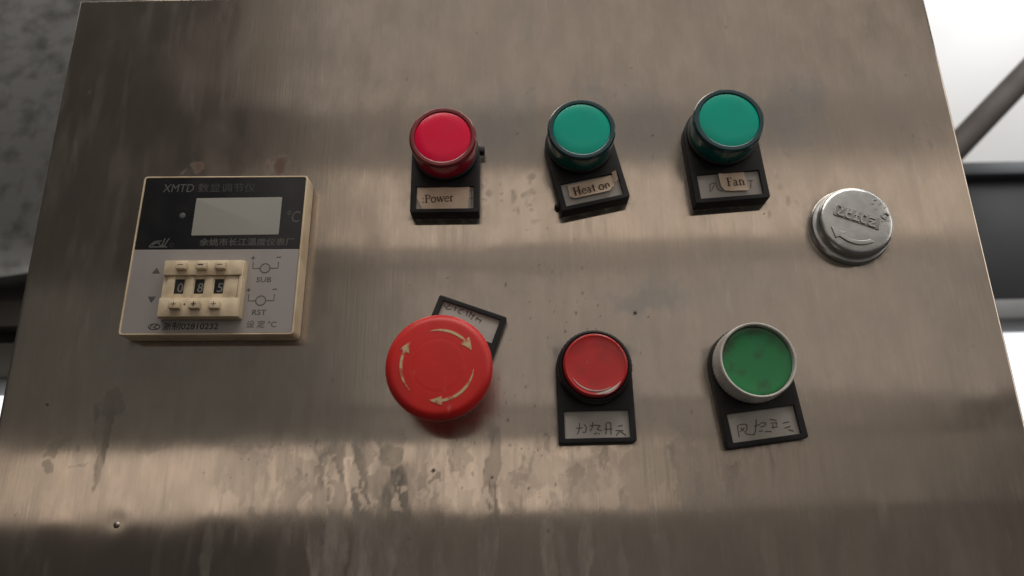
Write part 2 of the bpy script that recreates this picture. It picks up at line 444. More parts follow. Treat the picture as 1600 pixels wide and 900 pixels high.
# ------------------------------------------------------------------ the cabinet
cab = thing('control_cabinet', 'brushed stainless steel control cabinet with stained front sheet', 'cabinet', 0, 0, 0)
X0, X1, ZB, ZT, RAD = -209.7, 204.7, -70.0, 253.4, 1.1
def front_sheet():
    st = .72
    arc_n = 4
    def axis(a, b, fold_a, fold_b):
        c = list(np.arange(a + (RAD if fold_a else 0), b - (RAD if fold_b else 0), st)) + [b - (RAD if fold_b else 0)]
        d = [0.] * len(c)
        if fold_a:
            A = [(a + RAD - RAD * math.sin(t), RAD - RAD * math.cos(t)) for t in np.linspace(math.pi / 2, 0, arc_n + 1)[:-1]]
            c = [p[0] for p in A] + c; d = [p[1] for p in A] + d
            c = [a] + c; d = [9.] + d
        if fold_b:
            A = [(b - RAD + RAD * math.sin(t), RAD - RAD * math.cos(t)) for t in np.linspace(0, math.pi / 2, arc_n + 1)[1:]]
            c += [p[0] for p in A] + [b]; d += [p[1] for p in A] + [9.]
        return np.array(c), np.array(d)
    xs, dx = axis(X0, X1, True, True)
    zs, dz = axis(ZB, ZT, False, True)
    X, Z = np.meshgrid(xs, zs)
    D = np.maximum(dx[None, :], dz[:, None])
    # gently uneven sheet
    wav = .22 * (fbm(X / 95 + 7, Z / 60 + 3, 21, 2) - .5) + .05 * (fbm(X / 30, Z / 22, 31, 2) - .5)
    dent = np.exp(-(((X + 155.4) / 5) ** 2 + ((Z - 7.5) / 5) ** 2))
    Y = D - wav * sst(0, 12, np.minimum(np.minimum(X - X0, X1 - X), ZT - Z)) + .035 * dent
    nx, nz = len(xs), len(zs)
    co = np.stack([X, Y, Z], -1).reshape(-1, 3).astype(np.float32) * MM
    idx = np.arange(nx * nz).reshape(nz, nx)
    f = np.stack([idx[:-1, :-1], idx[:-1, 1:], idx[1:, 1:], idx[1:, :-1]], -1).reshape(-1, 4)
    me = bpy.data.meshes.new('front_sheet')
    me.vertices.add(len(co)); me.vertices.foreach_set('co', co.ravel())
    me.loops.add(f.size); me.loops.foreach_set('vertex_index', f.ravel().astype(np.int32))
    me.polygons.add(len(f)); me.polygons.foreach_set('loop_start', np.arange(0, f.size, 4, dtype=np.int32))
    me.polygons.foreach_set('loop_total', np.full(len(f), 4, np.int32))
    me.polygons.foreach_set('use_smooth', np.ones(len(f), bool))
    me.update(calc_edges=True)
    uv = me.uv_layers.new(name='UVMap')
    u = np.stack([(X - X0) / 400, (Z - ZB) / 400], -1).reshape(-1, 2)[f.ravel()].astype(np.float32)   # U runs across the grain
    uv.data.foreach_set('uv', u.ravel())

    # --- stains with their own shapes
    wx = X + 5 * (fbm(X / 9, Z / 16, 41) - .5) * 2
    wz = Z + 6 * (fbm(X / 12, Z / 10, 51) - .5) * 2
    wx = wx + 2.2 * (fbm(X / 2.4, Z / 4.0, 141, 3) - .5) * 2
    wz = wz + 3.0 * (fbm(X / 2.4, Z / 3.5, 151, 3) - .5) * 2
    film = np.zeros_like(X); rust = np.zeros_like(X); speck = np.zeros_like(X); cold = np.zeros_like(X); grease = np.zeros_like(X)
    def drip(x, z0, z1, w0, w1, s=1., soft=.55, lean=0., wob=1.):
        nonlocal film
        t = np.clip((z0 - wz) / (z0 - z1), 0, 1)
        w = (w0 + (w1 - w0) * t) * (1 + .5 * (fbm(X * 0 + x, Z / 9, int(abs(x * 7)) + 60, 2) - .5))
        cx = x + lean * t + wob * 5 * (fbm(X * 0 + x * 3, Z / 22, 71, 2) - .5)
        d = np.abs(X + .55 * (wx - X) - cx) - w
        m = (1 - sst(-soft, soft, d)) * sst(z1 - 4, z1 + 2, wz) * (1 - sst(z0 - 2, z0 + 3, wz))
        film = np.maximum(film, m * min(1, s * 1.12) * (.66 + .34 * sst(.40, .55, fbm(X / 3 + x, Z / 14, 171, 4))))
    def blob(x, z, rx, rz, s, arr, soft=.16, warp=1.):
        q = np.sqrt(((X + warp * (wx - X) - x) / rx) ** 2 + ((Z + warp * (wz - Z) - z) / rz) ** 2)
        np.maximum(arr, (1 - sst(1 - soft, 1 + soft, q)) * s, out=arr)
    # long dried runs in the middle of the foot
    for a in [(-79, 30, -70, 3.2, 2.0, .75), (-70, 36, -70, 3.4, 4.6, .8), (-60, 40, -70, 3, 5.5, .85), (-52, 16, -70, 5.0, 2.2, .8),
              (-48, 27, -8, 7, 8.5, .85), (-41, 8, -70, 3, 4, .6), (-9.5, 41, -70, 2.6, 4.6, .85), (-13, 12, -70, 3, 2.4, .55),
              (11, 6, -70, 2.4, 3.2, .65), (25, 5, -70, 2.4, 2.6, .65), (18, 2, -70, 1.4, 1.8, .5), (40, 4, -70, 1.6, 1.2, .35),
              (-96, 33, 8, 5, 2.5, .45), (-88, 22, -2, 2.6, 1.2, .5), (-29, 12, -50, 2.4, 3.4, .5), (55, 0, -70, 3, 2, .3), (70, 28, 6, 1.6, .8, .35),
              (84, 22, 2, 1.2, .8, .3), (-118, 12, -60, 2, 2, .3), (96, -2, -60, 2, 2, .25)]:
        drip(a[0], a[1], a[2], a[3], a[4], a[5])
    # splash patches
    for a in [(-62, 28, 3.2, 11, .8), (-52, 31, 4, 5, .75), (-50, 18, 10, 6, .7), (-97, 28, 10, 6, .4), (-110, 24, 8, 7, .32),
              (-80, 27, 6, 6, .4), (31, 23, 9, 8, .4), (38, 27, 12, 4, .35), (70, 20, 6, 8, .28), (12, 24, 10, 8, .28), (50, 22, 8, 9, .28)]:
        blob(*a[:4], a[4], film)
    # green-brown grease run on the left, with its tail
    keep = film; film = np.zeros_like(X)
    drip(-167, 54, 17, 5.0, .3, .75, .6, 1.6, .4); grease = film; film = keep
    for a in [(-166, 52, 6, 6, .75), (-182, 36, 5, 2.2, .55), (-185, 30, 2.2, 3, .6), (-175, 28, 2.5, 1.6, .4), (-146, 63, 8, 8, .25), (-144, 43, 8, 8, .38), (-118, 44, 7, 6, .2), (-95, 50, 10, 10, .16),
              (-112, 30, 5, 4, .3), (-72, 26, 2, 4, .4), (-67, 13, 1.5, 5, .5), (-33, 22.5, 1.8, 1.8, .7), (-10, 20, 1.6, 1.4, .6), (5, 98, 5, 3, .12), (57, 93, 14, 4, .16)]:
        blob(*a[:4], a[4], grease, .2)
    # streaked haze of the foot
    foot = sst(48, 22, Z) * sst(-6, 6, Z) * sst(-190, -90, X) * (1 - sst(110, 190, X))
    film = np.maximum(film, foot * (.05 + .42 * sst(.5, .75, fbm(X / 2.2, Z / 22, 91, 4))))
    mott = sst(45, 34, Z) * sst(-2, 8, Z) * sst(-135, -100, X) * (1 - sst(70, 125, X))
    film = np.maximum(film, mott * (.38 * sst(.50, .535, fbm(wx / 11 + 3, wz / 17, 191, 4)) + .22 * sst(.54, .57, fbm(wx / 5, wz / 12 + 9, 201, 4))))
    film = film * (1 - .5 * mott * sst(.60, .64, fbm(wx / 4 + 5, wz / 11, 211, 3)))
    # faint general streaks, then finger smears with the dark reflection between lamps painted in
    film = np.maximum(film, .13 * sst(.52, .78, fbm(X / 6, Z / 40, 95, 4)))
    for a in [(-4, 177, 15, 16), (62, 176, 14, 16), (127, 177, 13, 17), (140, 190, 8, 9), (40, 196, 8, 8), (57, 93, 16, 5)]:
        blob(a[0], a[1], a[2], a[3], .70, cold, .8, 1.3)
    for (x, z, n, s) in [(-3, 178, 22, 9), (62, 180, 22, 9), (126, 176, 12, 8), (7, 140, 26, 7), (115, 140, 8, 5), (-34, 60, 6, 10), (185, 175, 5, 8)]:
        for i in range(n):
            px, pz = x + rng.normal(0, s), z + rng.normal(0, s)
            blob(px, pz, rng.uniform(.5, 1.6), rng.uniform(.4, 2.2), rng.uniform(.25, .6), film, .5, .5)
    # grime gathered round the feet of the fittings
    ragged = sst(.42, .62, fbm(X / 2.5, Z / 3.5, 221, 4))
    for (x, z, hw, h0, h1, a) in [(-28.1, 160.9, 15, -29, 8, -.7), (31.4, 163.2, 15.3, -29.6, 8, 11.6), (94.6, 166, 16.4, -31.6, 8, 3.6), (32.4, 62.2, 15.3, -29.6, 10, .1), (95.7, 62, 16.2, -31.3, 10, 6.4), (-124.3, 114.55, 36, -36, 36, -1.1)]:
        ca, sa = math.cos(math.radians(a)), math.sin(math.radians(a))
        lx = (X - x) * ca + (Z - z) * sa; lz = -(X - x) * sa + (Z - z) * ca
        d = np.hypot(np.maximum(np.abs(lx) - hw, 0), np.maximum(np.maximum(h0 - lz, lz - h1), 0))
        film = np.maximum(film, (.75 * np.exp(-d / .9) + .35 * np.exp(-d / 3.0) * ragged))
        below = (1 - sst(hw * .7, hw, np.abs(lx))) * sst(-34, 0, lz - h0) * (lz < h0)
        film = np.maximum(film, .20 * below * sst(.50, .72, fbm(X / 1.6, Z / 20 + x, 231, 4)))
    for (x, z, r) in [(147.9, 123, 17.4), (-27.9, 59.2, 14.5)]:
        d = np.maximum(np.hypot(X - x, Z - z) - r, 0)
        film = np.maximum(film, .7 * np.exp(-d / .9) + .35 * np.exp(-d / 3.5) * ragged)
    # rust
    for a in [(-141.2, 159.0, 3.4, 2.6, .95), (-104.0, 160.6, 3.4, 4.6, 1.0), (-110.0, 160.5, 2.2, 3.0, .8), (-148, 156.6, 1.4, .8, .5), (30, 24, 6, 6, .22), (-5, 70, .6, .6, .6),
              (38, 29, 3, 1.4, .35), (-93, 30, 5, 4, .22), (-85, 26, 4, 4, .2), (62, 29, 12, 1.2, .28), (128, 135, 1, 1, .3), (184, 166, 1, 1, .4)]:
        blob(*a[:4], a[4], rust, .45, .6)
    # specks and pin holes
    for a in [(-190.9, 53.3, 1.0), (51.6, 87.0, 1.0), (-187.5, 68, .5), (-19, 46, .5), (57, 84.5, .5), (24, 133, .7), (22, 131, .9), (-33, 24, .9), (-9.5, 21, .8), (66, 171, .6), (112, 131, .4)]:
        blob(a[0], a[1], a[2], a[2], 1.0, speck, .4, .1)
    for i in range(210):
        if i < 60: px, pz = rng.normal(0, 22), rng.normal(62, 16)
        elif i < 100: px, pz = rng.normal(-92, 12), rng.normal(28, 5)
        elif i < 150: px, pz = rng.normal(10, 30), rng.normal(28, 9)
        elif i < 175: px, pz = rng.normal(28, 8), rng.normal(95, 18)
        else: px, pz = rng.uniform(-200, 195), rng.uniform(-10, 245)
        blob(px, pz, rng.uniform(.25, .55), rng.uniform(.3, .9), rng.uniform(.35, .8), speck, .5, .2)
    for n, a in (('film', film), ('rust', rust), ('speck', speck), ('cold', cold), ('grease', grease)):
        at = me.attributes.new(n, 'FLOAT', 'POINT'); at.data.foreach_set('value', np.clip(a, 0, 1).astype(np.float32).ravel())
    return me
sheet = link('front_sheet', front_sheet(), 'steel', cab)
# welded body behind the sheet
bm = bmesh.new(); bmesh.ops.create_cube(bm, size=1)
for v in bm.verts:
    v.co = Vector(((X0 + X1) / 2 + v.co.x * (X1 - X0 - 1.2), 78 + v.co.y * 145, (ZB - 20 + ZT - .6) / 2 + v.co.z * (ZT - .6 - ZB + 20))) * MM
me = bpy.data.meshes.new('body'); bm.to_mesh(me); bm.free()
link('cabinet_body', me, 'body_steel', cab)
lathe('rivet', [(0, .7), (.6, .65), (1.0, .4), (1.3, .05), (1.3, -.4)], 'rivet', sheet, (-155.4, 6.0), 20, 60)

# ------------------------------------------------------------------ legend plates
def plate(root, s, cards, shade=True, thick=7.0, tab=None):
    top = [(15 * s * math.cos(t), 15.0 * s * math.sin(t)) for t in np.linspace(0, math.pi, 25)]
    outline = [(-14.2 * s, -29 * s), (14.2 * s, -29 * s), (14.8 * s, -28.7 * s), (15 * s, -28.1 * s)] + top + [(-15 * s, -28.1 * s), (-14.8 * s, -28.7 * s)]
    win = [(-12.6 * s, -27.1 * s), (-12.6 * s, -16.6 * s), (12.6 * s, -16.6 * s), (12.6 * s, -27.1 * s)]
    pl = slab('legend_plate', [outline, win], 0.05, thick, 'black', root, .22)
    box('label_card', -12.7 * s, 12.7 * s, -27.2 * s, -16.5 * s, thick - 3.6, thick - 1.2, 'card', pl, 0)
    if tab: box('locking_tab', tab[0], tab[1], tab[2], tab[3], 1.5, 5.5, 'black', pl, .5)
    return pl, thick - 1.2

def paper(name, pts, z, lift, parent, m='paper'):
    """torn slip of paper: a thin sheet that lifts towards some edges"""
    pts = [p for p in pts]
    ring = []
    n = len(pts)
    for i in range(n):
        a, b = pts[i], pts[(i + 1) % n]
        for k in range(6):
            t = k / 6
            ring.append((a[0] + (b[0] - a[0]) * t + random.uniform(-.13, .13), a[1] + (b[1] - a[1]) * t + random.uniform(-.13, .13)))
    cx, cy = sum(p[0] for p in pts) / n, sum(p[1] for p in pts) / n
    verts, faces = [], []
    rings = [1.0, .93, .8, .6, .35]
    for lv, top in ((0, 1), (-.12, 0)):
        for f in rings:
            for (x, y) in ring:
                X, Y = cx + (x - cx) * f, cy + (y - cy) * f
                verts.append((X, Y, z + .18 + lift(X, Y) + lv))
        verts.append((cx, cy, z + .18 + lift(cx, cy) + lv))
    m_ = len(ring); R = len(rings); blk = m_ * R + 1
    for s in (0, 1):
        o = s * blk
        for r in range(R - 1):
            for i in range(m_):
                j = (i + 1) % m_
                faces.append((o + r * m_ + i, o + r * m_ + j, o + (r + 1) * m_ + j, o + (r + 1) * m_ + i))
        for i in range(m_):
            faces.append((o + (R - 1) * m_ + i, o + (R - 1) * m_ + (i + 1) % m_, o + blk - 1))
    for i in range(m_):
        j = (i + 1) % m_; faces.append((i, j, blk + j, blk + i))
    return link(name, mesh_of(verts, faces), m, parent, 50)

# ------------------------------------------------------------------ indicator lamps
def indicator(label, x, z, ang, s, col, tilt=(0, 0)):
    t = thing('indicator_lamp', label, 'indicator light', x, z, ang, 'indicator lamps in the upper row')
    lathe('collar', [(0, 7.05), (14.4 * s, 7.05), (14.6 * s, 7.4), (14.6 * s, 9.2), (13.9 * s, 9.6), (0, 9.6)], 'collar', t)
    sk = lathe('lens_skirt', [(13.6 * s, 9.4), (13.9 * s, 9.7), (14.3 * s, 14), (14.6 * s, 18.2), (14.6 * s, 19.2)], col + '_skirt', t)
    lathe('lens_rim', [(14.62 * s, 18.9), (14.7 * s, 19.6), (14.5 * s, 20.6), (14.0 * s, 21.2), (12.9 * s, 21.4), (12.4 * s, 21.2), (12.25 * s, 20.4)], col + '_rim', t)
    lathe('lens_disc', [(12.4 * s, 20.3), (12.2 * s, 20.75), (11.6 * s, 20.95), (8 * s, 21.15), (0, 21.3)], col + '_disc', t)
    return t

lp = indicator('red indicator lamp above the slip of paper reading Power', -28.1, 160.9, -0.7, .985, 'red')
pl, h = plate(lp, 1.0, 0, tab=(14.3, 17.2, 1.0, 4.0))
paper('paper_slip', [(-12.1, -16.7), (10.9, -16.7), (9.9, -26.9), (-9.9, -26.9), (-12.1, -22.0)], h, lambda x, y: .25 + .5 * max(0, (x - 6) / 5) ** 2 + .3 * max(0, (-9 - x) / 3) ** 2, pl)
serif('lettering', ':Power', -10.0, -24.1, h + .50, 3.75, 'ink', pl, 3.2, 1.0)
strokes('pen_mark', [[(10.6, -22), (12.4, -21.8)], [(11.6, -17.5), (11.4, -26)]], h + .02, 'pencil', pl, .25)

lh = indicator('green indicator lamp above the curled slip reading Heat on', 31.4, 163.2, 11.6, 1.0, 'green')
pl, h = plate(lh, 1.02, 0)
paper('paper_slip', [(-9.8, -18.0), (9.8, -17.6), (11.2, -21.4), (7.4, -24.6), (-8.3, -24.8), (-10.1, -23.4)], h, lambda x, y: .3 + .8 * max(0, (x - 4) / 7) ** 2 + .7 * max(0, (-21.5 - y) / 3) ** 2, pl)
serif('lettering', 'Heat on', -8.2, -23.5, h + .78, 4.0, 'ink', pl, 0.3, .98)
paper('curled_corner', [(10.4, -16.4), (12.3, -16.4), (11.9, -21.0), (10.2, -21.6)], h, lambda x, y: 1.6 + .5 * (x - 11), pl)
lathe('wire_stub', [(0, 3), (1.0, 2.8), (1.5, 1.6), (1.5, .1)], 'collar', lh, (-15.6, -24.6), 18)

lf = indicator('green indicator lamp above the small slip reading Fan', 94.8, 166.0, 3.6, 1.05, 'green')
pl, h = plate(lf, 1.09, 0)
strokes('pen_mark', [smooth_line(q) for q in [[(-8.5, -22.6), (-5.8, -22.0)], [(-8.5, -22.6), (-8.9, -26.4)], [(-5.8, -22.0), (-5.4, -25.2), (-3.4, -26.4)], [(-6.4, -22.8), (-8.2, -25.6)], [(8.4, -22.4), (10.8, -22.4)], [(9.8, -22.6), (9.0, -26)]]], h + .02, 'pencil', pl, .32)
paper('paper_slip', [(-4.1, -17.9), (7.4, -17.9), (7.9, -27.0), (6.0, -27.2), (-2.4, -26.6), (-3.9, -24.3), (-4.2, -21.6)], h, lambda x, y: .25 + .7 * max(0, (-24.5 - y) / 3) ** 2 + .5 * max(0, (-1 - x) / 3) ** 2, pl)
serif('lettering', 'Fan', -1.2, -24.4, h + .50, 4.0, 'ink', pl, 1.0, 1.02)

# ------------------------------------------------------------------ emergency stop
es = thing('emergency_stop_button', 'large red mushroom emergency stop button with three cream arrows', 'stop button', -27.9, 59.2, 0)
def stop_z(r):
    if r > 19.2: return 30.6 - (r - 19.2) * 1.2
    if r > 17: return 31.7 - ((r - 17) / 2.2) ** 2 * 1.1
    return 31.7 + (1 - (r / 17) ** 2) * .7
prof = [(0, stop_z(0))] + [(r, stop_z(r)) for r in (3, 6, 8.5)] + [(9.7, stop_z(9.7) + .02), (10.05, stop_z(10) - .03), (10.4, stop_z(10.4) + .01)] + [(r, stop_z(r)) for r in (11, 12, 14, 16, 17, 17.8, 18.6, 19.2, 19.7)] + \
       [(20.0, 29.4), (20.0, 26.5), (19.5, 25.2), (17.5, 22.5), (14.5, 20), (12, 19.2)]
cap = lathe('mushroom_cap', prof, 'stop_red', es, seg=96, smooth=50)
lathe('stem', [(12, 19.6), (11.4, 18), (11.2, 12), (13.8, 11), (14.2, 7.1)], 'collar', es)
def stop_arrow(a0, a1, r, hw, hl):
    n = 16; sts = []
    da = math.degrees(hl / r) * (1 if a1 > a0 else -1)
    body = arc(0, 0, r, r, a0, a1 - da * .8, n)
    body = [(p[0], p[1], .15 + .85 * min(1, i / 6)) for i, p in enumerate(body)]
    head = [(p[0], p[1], hw * (1 - i / 5) + .02) for i, p in enumerate(arc(0, 0, r, r, a1 - da, a1, 5))]
    return strokes('arrow', [body, head], 0, 'arrow', cap, 1, .12, lambda x, y: stop_z(math.hypot(x, y)), .02)
stop_arrow(104, 24, 13.4, 4.2, 4.4)
stop_arrow(-8, -104, 13.2, 3.2, 4.6)
stop_arrow(221, 139, 13.8, 3.8, 4.2)
pl, h = plate(es, 1.0, 0, thick=5.5)
pl.rotation_euler = (0, -math.radians(159.2), 0)
pl.location = (1.35 * MM, 0, 3.55 * MM)
strokes('pen_mark', [smooth_line(q) for q in [[(12.0, -25.6), (10.4, -24.6)], [(9.5, -26.6), (10.6, -24.3), (8.3, -24.8)], [(7.0, -26.4), (6.8, -24.6)], [(3.4, -26.4), (4.8, -25.8), (5.1, -24.6), (3.9, -24.2)], [(1.7, -26.6), (1.3, -24.2)], [(.2, -26.6), (.2, -24)], [(.2, -26.6), (-.9, -25.2), (-1.7, -25.9), (-.8, -23.4)], [(-3.3, -25.4), (-2.8, -23.7)], [(-2.7, -24.8), (-4.8, -24.4)], [(-5, -24.8), (-4.8, -23.2)]]], h + .02, 'pencil', pl, .38)

# ------------------------------------------------------------------ push buttons
rb = thing('push_button', 'red push button in a black ring above a handwritten card', 'push button', 32.4, 62.2, 0.1)
lathe('bezel_ring', [(14.7, 5.05), (14.9, 6), (14.9, 9.4), (14.6, 10.4), (13.9, 10.9), (13.3, 10.7), (13.0, 9.8), (13.0, 6)], 'black', rb, wob=lambda a, r, h: .12 * math.cos(48 * a) if r > 14.8 else 0, seg=192)
cp = lathe('button_cap', [(12.85, 6.5), (12.85, 11.6), (12.6, 12.3), (12.0, 12.7), (11.4, 12.55), (11.0, 12.4), (6, 12.5), (0, 12.55)], 'push_red', rb, smooth=40)
strokes('worn_edge', [[(p[0], p[1], .2 + 1.2 * math.sin(math.pi * i / 12)) for i, p in enumerate(arc(.3, .1, 11.6, 11.6, -95, -38, 12))], [(p[0], p[1], .12 + .3 * math.sin(math.pi * i / 12)) for i, p in enumerate(arc(0, .4, 10.8, 10.8, -150, -60, 12))]], 12.6, 'cream_ring', cp, .6, .06)
pl, h = plate(rb, 1.02, 0, thick=5.0)
HW1 = [[(-8.3, -23.6), (-5.7, -23.5)], [(-6.8, -21.6), (-7.1, -24.2), (-7.9, -25.9)], [(-5.1, -22.3), (-4.3, -23.0), (-4.6, -25.1), (-5.9, -25.1)], [(-2.9, -22.8), (-0.3, -22.5)], [(-1.5, -21.3), (-1.9, -23.5), (-2.8, -24.8)], [(-0.3, -22.6), (1.3, -22.8), (0.6, -23.5), (0.1, -24.2), (1.8, -24.7)], [(-1.4, -26.1), (-0.0, -25.6)], [(0.4, -25.8), (1.0, -26.1)], [(4.0, -21.6), (5.7, -21.8)], [(2.9, -24.2), (6.2, -24.2)], [(3.7, -21.9), (3.6, -25.3), (3.0, -26.2)], [(5.6, -21.9), (5.4, -26.5)], [(8.5, -23.2), (10.3, -22.8)], [(7.3, -24.8), (10.4, -24.9)], [(9.0, -25.0), (7.4, -26.8)], [(9.2, -25.3), (11.3, -26.8)]]
strokes('pen_mark', [smooth_line(q) for q in HW1], h + .02, 'pencil', pl, .36)

gb = thing('push_button', 'green push button in a cream ribbed ring above a handwritten card', 'push button', 95.7, 62.0, 6.4)
lathe('bezel_ring', [(14.6, 5.05), (15.4, 5.6), (15.6, 7), (15.4, 11.5), (15.2, 12.2), (15.15, 15.2), (15.0, 16.0), (14.6, 16.3), (14.1, 16.1), (13.9, 15.2), (13.8, 8)], 'cream_ring', gb,
      wob=lambda a, r, h: .10 * math.cos(60 * a) if (r > 15 and 5.5 < h < 10) else 0, seg=240, smooth=25)
lathe('button_cap', [(13.75, 8.5), (13.75, 13.8), (13.5, 14.3), (12.6, 14.4), (11.6, 14.2), (7, 13.9), (0, 13.8)], 'push_green', gb, smooth=45)
pl, h = plate(gb, 1.08, 0, thick=5.0)
HW2 = [[(-9.4, -21.3), (-9.6, -23.0), (-9.7, -25.3)], [(-9.5, -21.2), (-7.9, -20.9), (-6.1, -21.2), (-6.3, -23.0), (-7.2, -23.8), (-6.4, -24.7), (-4.2, -25.2)], [(-7.0, -22.2), (-9.0, -23.5)], [(-8.4, -22.0), (-7.5, -23.3)], [(-3.5, -22.2), (-1.0, -21.8)], [(-2.0, -19.8), (-3.1, -23.4), (-4.2, -25.3)], [(-0.9, -21.4), (1.0, -21.5), (0.5, -22.5), (-1.2, -22.7)], [(-2.1, -24.2), (-0.6, -24.2)], [(0.2, -24.6), (2.5, -24.9)], [(2.9, -20.4), (5.3, -21.2)], [(3.0, -21.9), (5.1, -22.0), (4.7, -22.8)], [(2.8, -23.6), (5.2, -23.4)], [(3.6, -22.5), (3.3, -23.6)], [(7.3, -22.5), (9.7, -22.2)], [(7.5, -24.3), (9.8, -23.9)], [(8.8, -25.0), (10.5, -25.8)]]
strokes('pen_mark', [smooth_line([(p[0] * 1.08, p[1] * 1.08) for p in q]) for q in HW2], h + .02, 'pencil', pl, .36)

# ------------------------------------------------------------------ cast metal lock cap
lk = thing('lock_cap', 'round silver metal cap with embossed lettering and a curved arrow', 'lock cap', 147.9, 123.0, 0)
lathe('flange', [(17.2, .05), (17.4, .8), (17.2, 2.4), (16.7, 3.0), (15.6, 3.2), (15.0, 3.6)], 'chrome', lk, seg=96)
kb = lathe('cap_body', [(14.9, 3.0), (15.5, 3.9), (15.9, 4.8), (15.9, 6.9), (15.6, 8.0), (14.9, 8.7), (13.8, 9.0), (8, 9.25), (0, 9.35)], 'chrome', lk, seg=96, smooth=60)
KZ = 9.0
def rot2(p, a, o):
    a = math.radians(a); return (o[0] + p[0] * math.cos(a) - p[1] * math.sin(a), o[1] + p[0] * math.sin(a) + p[1] * math.cos(a))
A = -23
O_ = (0.2, 1.2)
slab('raised_strip', [round_poly([rot2(p, A, O_) for p in [(-10.2, -2.9), (9.6, -2.9), (9.6, 2.9), (-10.2, 2.9)]], .8)], KZ - .4, KZ + .55, 'chrome_dark', kb, .3)
EMB = [[(-9, 2), (-6.6, 2.0), (-8.6, -1.8), (-6, -1.8)], [(-7.8, 2), (-7.4, .2)], [(-5, 2), (-5, -1.8), (-2.8, -1.8)], [(-5, .4), (-3.2, .4)], [(-3.4, 2), (-3.4, .2)], [(-.9, 2), (-.9, -1.8)], [(-2.2, -1.9), (.7, -1.9)], [(-1.6, .6), (.1, .6)], [(3.2, 1.4), (1.8, 1.8), (1.2, 0), (1.8, -1.8), (3.6, -1.8)], [(4.6, 1.6), (7.0, 1.6)], [(4.8, .2), (6.6, .2)], [(7.2, .4), (4.8, -1.9), (7.6, -1.9)]]
strokes('embossed_lettering', [[rot2(p, A, O_) for p in smooth_line(q, 3)] for q in EMB], KZ + .52, 'chrome', kb, .7, .6)
strokes('embossed_ring', [arc(12.0, 1.6, 1.5, 1.3, 0, 330, 16)], KZ, 'chrome', kb, .55, .5)
ar = [(-11.9, -2.9), (-6.4, -5.6), (-7.5, -6.3)] + [(9.6 * math.cos(math.radians(t)), 9.6 * math.sin(math.radians(t))) for t in range(226, 297, 6)] + \
     [(11.5 * math.cos(math.radians(t)), 11.5 * math.sin(math.radians(t))) for t in range(296, 225, -6)] + [(-9.1, -7.4), (-10.9, -8.0)]
slab('embossed_arrow', [ar], KZ - .3, KZ + .8, 'chrome', kb, .22)
for i in range(16):
    a = random.uniform(-40, 70); r = random.uniform(9, 13.5)
    x, y = r * math.cos(math.radians(a)), r * math.sin(math.radians(a))
    if i < 9: strokes('casting_flaw', [smooth_line([(x, y), (x + random.uniform(-1, 1), y + random.uniform(-.4, .5)), (x + random.uniform(.6, 2.0), y + random.uniform(-.4, .6))])], KZ, 'chrome', kb, .3, .3)

# ------------------------------------------------------------------ temperature controller
tc_ = thing('temperature_controller', 'cream square temperature controller with black display half and thumbwheel switches', 'temperature controller', -124.3, 114.55, -1.1)
def housing():
    hs, verts, faces = 35.9, [], []
    def loop(s, z, r):
        pts = round_poly([(-s, -s), (s, -s), (s, s), (-s, s)], r, 3)
        i0 = len(verts); verts.extend([(p[0], p[1], z) for p in pts]); return list(range(i0, i0 + len(pts)))
    Ls = [loop(34.6, 0.05, 1.5), loop(35.9, .6, 2.2), loop(36.0, 6.2, 2.2), loop(35.9, 8.9, 1.9), loop(35.75, 9.6, 1.6), loop(35.45, 9.85, 1.4), loop(35.1, 9.8, 1.1), loop(34.95, 9.3, 1.0)]
    n = len(Ls[0])
    for A_, B_ in zip(Ls, Ls[1:]):
        for i in range(n):
            j = (i + 1) % n; faces.append((A_[i], A_[j], B_[j], B_[i]))
    faces.append(tuple(Ls[0])); faces.append(tuple(Ls[-1]))
    return link('housing', mesh_of(verts, faces), 'cream', tc_, 35)
housing()
fg = slab('grey_fascia', [round_poly([(-34.9, -34.9), (34.9, -34.9), (34.9, 1.55), (-34.9, 1.55)], .5, 2)], 8.9, 9.52, 'grey_face', tc_, .05)
fb = slab('black_fascia', [round_poly([(-34.9, 1.6), (34.9, 1.6), (34.9, 34.9), (-34.9, 34.9)], .5, 2)], 8.9, 9.55, 'black_face', tc_, .05)
slab('display_window', [round_poly([(-11.7, 7.9), (25.5, 8.2), (25.4, 25.6), (-11.7, 25.3)], .4, 2)], 9.3, 9.62, 'display', fb, .04)
FZ = 9.56
text('lettering', 'XMTD', -26.9, 28.3, FZ, 5.5, 'print_grey', fb, 13.4, .08)
text('lettering', '数显调节仪', -11.6, 28.5, FZ, 4.6, 'print_faded', fb, 25, 0)
text('lettering', '余姚市长江温度仪表厂', -7.7, 3.5, FZ, 3.6, 'print_grey', fb, 40.2, 0, bold=.03)
text('lettering', '°C', 28.4, 13.9, FZ, 7.4, 'print_grey', fb, 5.6, .12)
lathe('signal_dot', [(0, 9.75), (.9, 9.72), (1.3, 9.62), (1.3, 9.5)], 'print_grey', fb, (-16.7, 17.2), 24)
strokes('emblem', [[(-29.0, 2.8), (-21.2, 2.8)], [(-28.9, 2.9), (-27.6, 4.6), (-26.4, 5.3), (-24.0, 5.5)], [(-27.6, 3.5), (-26.6, 4.5), (-24.6, 4.6), (-24.9, 3.9)], [(-23.6, 3.2), (-22.6, 6.6)], [(-22.6, 3.2), (-20.8, 6.7)], [(-24.6, 3.4), (-22.8, 3.4)]], FZ, 'print_grey', fb, .55)
strokes('emblem', [arc(-19.3, 3.6, .8, .8, 0, 350, 16)], FZ, 'print_faded', fb, .2)
GZ = 9.53
